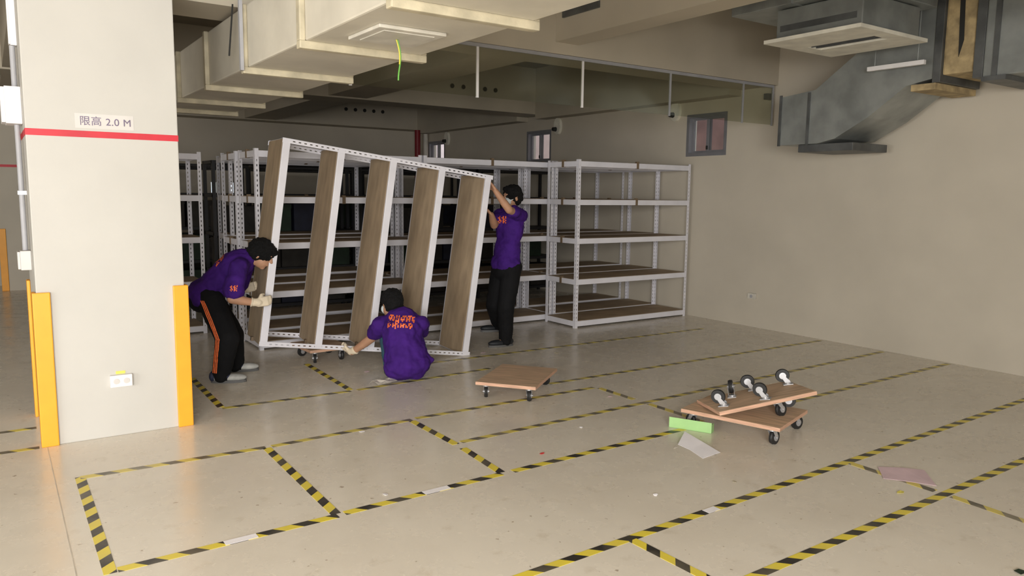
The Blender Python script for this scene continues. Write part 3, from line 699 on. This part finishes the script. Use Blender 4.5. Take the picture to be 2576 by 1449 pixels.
def person(label, J, fwd, head_dir, head_up, mats, sleeve=.62, hands=None, gloves=False, mask=False, torso_r=(.15, .105), hair_long=False, shirt_drop=0., loc=None, belly=None, sl_w=0., leg_w=0., hair_w=1.):
    """J: joints pelvis, chest, neck, head, and per side sh/el/wr/hip/kn/an/toe"""
    org = Vector(loc); R0 = tag(empty('person', org), label, 'person', 'people in purple shirts')
    body = []; J = {k: Vector(v) for k, v in J.items()}
    sp = (J['neck']-J['pelvis']); lat = (J['shL']-J['shR']).normalized(); hl = (J['hipL']-J['hipR']).normalized()
    fr = Vector(fwd)
    FT = frame(J['neck']-J['chest'], lat); FP = frame(J['chest']-J['pelvis'], hl)
    tx, ty = torso_r
    def torso(g_):
        P = [ell(J['chest']+FT @ Vector((0, 0, .04)), FT, (tx+g_, ty+g_, .20+g_)), ell(J['pelvis']+(J['chest']-J['pelvis'])*.45, FP, (tx*(.88+4*max(g_, 0))+g_, ty*(.95+4*max(g_, 0))+g_, .20+g_)),
             ell(J['pelvis'], FP, (tx*1.02+g_, ty*1.08+g_, .15+g_))]
        P += [cap_tris(J['sh'+s]*.86+J['neck']*.14, .058+g_, J['neck']-sp.normalized()*.03, .055+g_) for s in 'LR']
        return P
    body += torso(-.006)
    hd = Vector(head_dir).normalized(); FH = frame(head_up, hd.cross(Vector(head_up))); fx = (hd-FH.col[2]*hd.dot(FH.col[2])).normalized(); up = FH.col[2].copy(); lx = up.cross(fx)
    FH = Matrix((lx, fx, up)).transposed(); H = J['head']
    body += [cap_tris(J['neck']-(J['neck']-J['chest']).normalized()*.02, .058, H-up*.05-fx*.01, .05), ell(H+up*.025-fx*.008, FH, (.074, .095, .092)), ell(H-up*.045+fx*.022, FH, (.058, .07, .072)), ell(H-up*.095+fx*.055, FH, (.028, .026, .024)),
             cap_tris(H+fx*.088+up*.012, .010, H+fx*.106-up*.022, .014), ell(H+fx*.083+up*.032, FH, (.045, .014, .012)), ell(H+fx*.086-up*.058, FH, (.026, .013, .011))]
    for s in (1, -1): body.append(ell(H+lx*.077*s-fx*.012-up*.008, FH, (.009, .02, .03)))
    for s in 'LR':
        sh, el, wr = J['sh'+s], J['el'+s], J['wr'+s]
        body += [cap_tris(sh, .052, el, .040), cap_tris(el, .042, el+(wr-el)*.35, .041), cap_tris(el+(wr-el)*.35, .041, wr, .028)]
        hp, kn, an, toe = J['hip'+s], J['kn'+s], J['an'+s], J['toe'+s]
        body += [cap_tris(hp, .085, kn, .058), cap_tris(kn, .058, kn+(an-kn)*.35, .056), cap_tris(kn+(an-kn)*.35, .056, an, .038), cap_tris(an-Vector((0, 0, .025)), .028, toe-Vector((0, 0, .005)), .018)]
    hp_ = []
    for s in 'LR':
        h = hands[s]; body += hand(J['wr'+s], *h[:3], 0., h[3] if len(h) > 3 else (.5, .9, .7))
    fuse('body', body, M['skin'], R0, org, .0062, 3)
    # clothes
    P = torso(.016)
    for s in 'LR':
        sh, el = J['sh'+s], J['el'+s]; P += [cap_tris(sh, .076, sh+(el-sh)*sleeve, .074+sl_w)]
    P += [ell(J['pelvis']+(J['pelvis']-J['chest']).normalized()*(.03+shirt_drop), FP, (tx*1.1+.02, ty*1.15+.02, .12))]
    if belly: P += [cap_tris(Vector(a), ra, Vector(c), rc) for a, ra, c, rc in belly]
    shirt = fuse('shirt', P, M[mats[0]], R0, org, .009, 5, .034, .09)
    P = [ell(J['pelvis']-(J['chest']-J['pelvis']).normalized()*.05, FP, (tx*1.02+.012, ty*1.08+.012, .13))]
    for s in 'LR':
        hp, kn, an = J['hip'+s], J['kn'+s], J['an'+s]
        P += [cap_tris(hp, .104+leg_w*.5, kn, .080+leg_w), cap_tris(kn, .080+leg_w, an, .066+leg_w*.6), cap_tris(an, .062+leg_w*.5, an-Vector((0, 0, .035)), .058+leg_w*.5)]
    tr = fuse('trousers', P, M[mats[1]], R0, org, .009, 5, .014)
    hw = hair_w; hairP = [ell(H+up*.04-fx*.018, FH, (.088*hw, .105*hw, .094*hw)), ell(H+up*.005-fx*.045, FH, (.084*hw, .077*hw, .087*hw)), ell(H+up*.085+fx*.045, FH, (.068*hw, .05*hw, .036*hw))]
    if hair_long: hairP += [ell(H-up*.035-fx*.06, FH, (.07, .05, .07)), ell(H+up*.07+fx*.085, FH, (.05, .03, .03))]
    fuse('hair', hairP, M['hair'], R0, org, .006, 2, .03, .03)
    for s in (1, -1):
        e = MB(); v, f = ell(H+fx*.087+lx*.031*s+up*.010, FH, (.014, .006, .007), 12, 8); e.add([p-org for p in v], f); e.build('eye', M['dark'], R0, True)
    if mask:
        e = fuse('face_mask', [ell(H+fx*.062-up*.045, FH, (.060, .052, .050)), cap_tris(H+fx*.05-up*.03+lx*.05, .006, H-fx*.01-up*.0+lx*.082, .005), cap_tris(H+fx*.05-up*.03-lx*.05, .006, H-fx*.01-up*.0-lx*.082, .005)], M['mask'], R0, org, .006, 2)
    for s in 'LR':
        an, toe = J['an'+s], J['toe'+s]; d = (toe-an); d.z = 0; d.normalize(); sd = Vector((-d.y, d.x, 0)); z0 = mats[4].get(s, 0.) if len(mats) > 4 else 0.
        base = Vector((an.x, an.y, z0))
        S_ = [ell(base+Vector((0, 0, .052))-d*.02, Matrix((d, sd, Vector((0, 0, 1)))).transposed(), (.075, .044, .045)), ell(base+d*.10+Vector((0, 0, .040)), Matrix((d, sd, Vector((0, 0, 1)))).transposed(), (.105, .046, .034)), cap_tris(base+Vector((0, 0, .08)), .046, base+Vector((0, 0, .105))-d*.005, .046)]
        sh_ = fuse('shoe', S_, M[mats[2]], R0, org, .008, 3)
        b = MB(); n = 24; pts = []
        for i in range(n):
            q = 2*math.pi*i/n; x = .055+.145*math.cos(q); y = (.046+.006*math.cos(q))*math.sin(q); pts.append(base-org+d*x+sd*y)
        b.add([p+Vector((0, 0, .0005)) for p in pts]+[p+Vector((0, 0, .022)) for p in pts], [tuple(range(n-1, -1, -1)), tuple(range(n, 2*n))]+[(i, (i+1) % n, n+(i+1) % n, n+i) for i in range(n)])
        b.build('sole', M[mats[3]], sh_)
        if mats[2] == 'shoe_white':
            fuse('shoe_panel', [ell(base+d*.03+Vector((0, 0, .06)), Matrix((d, sd, Vector((0, 0, 1)))).transposed(), (.045, .052, .040)), ell(base-d*.075+Vector((0, 0, .055)), Matrix((d, sd, Vector((0, 0, 1)))).transposed(), (.03, .046, .045))], M['shoe_navy'], sh_, org, .007, 2)
    if gloves:
        for s in 'LR':
            h = hands[s]; g = hand(J['wr'+s], *h[:3], .0035, h[3] if len(h) > 3 else (.5, .9, .7)); wd = (J['wr'+s]-J['el'+s]).normalized()
            g.append(cap_tris(J['wr'+s]-wd*.035, .036, J['wr'+s]+Vector(h[0]).normalized()*.02, .033))
            gl = fuse('glove', g, M['glove'], R0, org, .006, 2)
            c = J['wr'+s]-wd*.04
            b = MB(); b.torus(c-org, wd, .035, .006); b.build('cuff', M['glove'], gl, True)
    return R0, shirt, tr, org
def decal(name, surf, org, centre, right, up_, inward, rows, cell, material, parent, off=.003):
    """small flat print: bitmap cells laid on the cloth along direction inward"""
    bvh = BVHTree.FromPolygons([v.co+org for v in surf.data.vertices], [tuple(p.vertices) for p in surf.data.polygons])
    right = Vector(right).normalized(); up_ = Vector(up_).normalized(); inward = Vector(inward).normalized(); b = MB(); h = len(rows); w = max(len(r) for r in rows); cache = {}
    def pt(i, j):
        if (i, j) not in cache:
            o = Vector(centre)+right*((i-w/2)*cell)+up_*((h/2-j)*cell)-inward*.6
            q = bvh.ray_cast(o, inward, 1.2); cache[(i, j)] = None if q[0] is None else q[0]-inward*off
        return cache[(i, j)]
    for j, r in enumerate(rows):
        for i, ch in enumerate(r):
            if ch == '#':
                c = [pt(i, j), pt(i, j+1), pt(i+1, j+1), pt(i+1, j)]
                if None in c: continue
                b.add([p-org for p in c], [(0, 1, 2, 3)])
    if b.v: b.build(name, material, parent)
BACK = ["..###..#.#..###.###.", ".#.#.#.###.#.#.#.#.##", ".###.#.#.#.###.###.#.", "..#.##.###..#..#.#.##", ".......#.#..........#", ".##..#.##..#.##..##..", ".#.#.###.#.###.#.#.#.", ".##..#.#.#.#.#.##.##.", ".#.....#..........#.."]
LOGO = [".#..#.#", "##.##.#", ".#..##.", ".##.#.#", "#.#.##.", ".#..#.#"]
# --- person bending at the left end of the rack
D1 = 6.60
J1 = dict(pelvis=at(520, 738, 6.62), chest=at(578, 678, 6.62), neck=at(620, 652, 6.62), head=at(658, 640, 6.62),
          shR=at(600, 672, 6.44), elR=at(584, 752, 6.36), wrR=at(645, 762, 6.46), shL=at(618, 660, 6.80), elL=at(598, 728, 6.93), wrL=at(617, 728, 7.02),
          hipR=at(528, 752, 6.54), knR=at(572, 850, 6.42), anR=at(558, 938, 6.47), toeR=at(597, 955, 6.50),
          hipL=at(528, 752, 6.74), knL=at(585, 842, 6.72), anL=at(592, 911, 6.86), toeL=at(630, 925, 6.90))
for s in 'LR': J1['an'+s].z = .095; J1['toe'+s].z = .035
J1['toeR'] = J1['anR']+CR*.13+Vector((.02, .02, -.06)); J1['toeL'] = J1['anL']+CR*.13+Vector((.02, .04, -.06))
lft = Vector((CF.x, CF.y, 0)).normalized(); rgt = Vector((CR.x, CR.y, 0)).normalized(); UP = Vector((0, 0, 1))
P1, sh1, tr1, o1 = person('person in purple shirt bending over the left end of the tilted rack', J1, rgt, rgt*.8-UP*.55+lft*.1, UP*.85+rgt*.5, ('purple', 'black_cloth', 'shoe_white', 'sole'),
    hands=dict(R=(rgt*.9+UP*.15+lft*.5, lft*.8-rgt*.2, UP, (.35, .8, .7)), L=(rgt*.8+UP*.3, -lft, UP, (.4, .9, .7))), gloves=True, hair_long=True, sleeve=.74, sl_w=.014, leg_w=.02, hair_w=1.12, loc=(J1['anR'].x*.5+J1['anL'].x*.5, J1['anR'].y*.5+J1['anL'].y*.5, 0), torso_r=(.155, .115))
# orange side stripes along the near trouser leg
pts = [(J1['hipR'], -.02), (J1['hipR']*.5+J1['knR']*.5, -.03), (J1['knR'], -.05), (J1['knR']*.5+J1['anR']*.5, -.045), (J1['anR'], -.035)]
bvh = BVHTree.FromPolygons([v.co+o1 for v in tr1.data.vertices], [tuple(p.vertices) for p in tr1.data.polygons])
for k in range(3):
    sp_ = []
    for i in range(25):
        u = i/24*4; a = min(3, int(u)); fr_ = u-a
        c = pts[a][0].lerp(pts[a+1][0], fr_)+rgt*(pts[a][1]*(1-fr_)+pts[a+1][1]*fr_)+rgt*((k-1)*.016)
        q = bvh.ray_cast(c-lft*.5, lft, 1.)
        if q[0] is not None: sp_.append(q[0]-lft*.002)
    if len(sp_) > 3:
        b = MB()
        for i in range(len(sp_)-1): b.add([sp_[i]-rgt*.0045-o1, sp_[i]+rgt*.0045-o1, sp_[i+1]+rgt*.0045-o1, sp_[i+1]-rgt*.0045-o1], [(0, 1, 2, 3)])
        b.build('trouser_stripe', M['orange_print'], P1)
bdir = (J1['neck']-J1['pelvis']).normalized()
nrm = (bdir.cross(lft)).normalized()
if nrm.z < 0: nrm = -nrm
decal('back_print', sh1, o1, J1['chest']+bdir*.02, lft, bdir, (-nrm+lft*.35), BACK, .0105, M['orange_print'], P1)
decal('sleeve_print', sh1, o1, at(598, 722, 6.4), rgt, UP, lft, LOGO, .008, M['orange_print'], P1)
# --- person squatting with back to the camera
pv = onZ(1012, 956); 
def w2(r_, f_, z): return Vector((pv.x, pv.y, 0))+rgt*r_+lft*f_+UP*z
J2 = dict(pelvis=w2(.03, .02, .20), chest=w2(-.01, .10, .39), neck=w2(-.03, .19, .53), head=w2(-.135, .26, .635),
          shL=w2(-.215, .15, .46), shR=w2(.145, .15, .48), elL=w2(-.31, .30, .32), wrL=at(886, 886, 7.02), elR=w2(.12, .40, .33), wrR=w2(.0, .56, .24),
          hipL=w2(-.07, .05, .20), hipR=w2(.12, .05, .20), knL=w2(-.20, .40, .38), knR=w2(.04, .44, .35), anL=w2(-.13, .18, .09), anR=w2(.09, .18, .09), toeL=w2(-.17, .30, .035), toeR=w2(.11, .30, .035))
P2, sh2, tr2, o2 = person('person in purple shirt squatting with back to the camera', J2, lft, lft*.75-rgt*.65-UP*.2, UP*.97+lft*.2, ('purple', 'jeans', 'shoe_black', 'sole'),
    hands=dict(L=(-rgt*.75+UP*.1+lft*.55, lft*.5+UP*.6, UP, (.3, .7, .6)), R=(-rgt*.4+lft*.9, UP, -rgt)), gloves=True, mask=True, hair_w=1.08, loc=(pv.x, pv.y, 0), shirt_drop=.05, torso_r=(.175, .125),
    belly=[(w2(-.015, .10, .40), .165, w2(.03, .03, .19), .185), (w2(-.04, .02, .12), .115, w2(.11, .0, .12), .115), (w2(.04, .02, .21), .165, w2(.255, .02, .175), .028), (w2(.08, .02, .12), .115, w2(.235, .02, .16), .03)])
decal('back_print', sh2, o2, at(1005, 812, 6.55), rgt*.99-UP*.02, UP, lft, BACK, .0115, M['orange_print'], P2)
# --- person standing at the right end
J3 = dict(pelvis=at(1272, 668, 8.15), chest=at(1281, 582, 8.13), neck=at(1285, 528, 8.12), head=at(1287, 497, 8.06),
          shL=at(1311, 541, 8.05), elL=at(1281, 528, 7.80), wrL=at(1246, 480, 7.70), shR=at(1257, 543, 8.24), elR=at(1243, 566, 7.98), wrR=at(1236, 540, 7.80),
          hipL=at(1288, 672, 8.10), knL=at(1273, 770, 8.02), anL=at(1272, 842, 8.16), toeL=at(1245, 862, 8.05), hipR=at(1262, 672, 8.22), knR=at(1243, 765, 8.22), anR=at(1252, 812, 8.55), toeR=at(1232, 822, 8.5))
J3['anL'].z = .095; J3['toeL'].z = .035; J3['anR'].z = max(.10, J3['anR'].z); J3['toeR'].z = J3['anR'].z-.06
J3['toeL'] = J3['anL']-rgt*.13-lft*.06-UP*.06; J3['toeR'] = J3['anR']-rgt*.13-lft*.04-UP*.06
P3, sh3, tr3, o3 = person('person in purple shirt standing with raised arms at the right end of the tilted rack', J3, -rgt, -rgt*.8-lft*.55-UP*.08, UP, ('purple', 'black_cloth', 'shoe_black', 'sole', {'R': J3['anR'].z-.095}),
    hands=dict(L=(-rgt*.6+UP*.75-lft*.1, -rgt*.3-lft*.2-UP*.2, lft, (.4, .8, .6)), R=(-rgt*.5+UP*.6-lft*.5, -lft*.3-rgt*.6, UP, (.4, .8, .6))), mask=True, shirt_drop=-.06, leg_w=.012, hair_w=1.06, loc=(J3['anL'].x, J3['anL'].y, 0), torso_r=(.155, .11))
decal('chest_print', sh3, o3, at(1263, 553, 8.0), rgt, UP, lft, LOGO, .0125, M['orange_print'], P3)
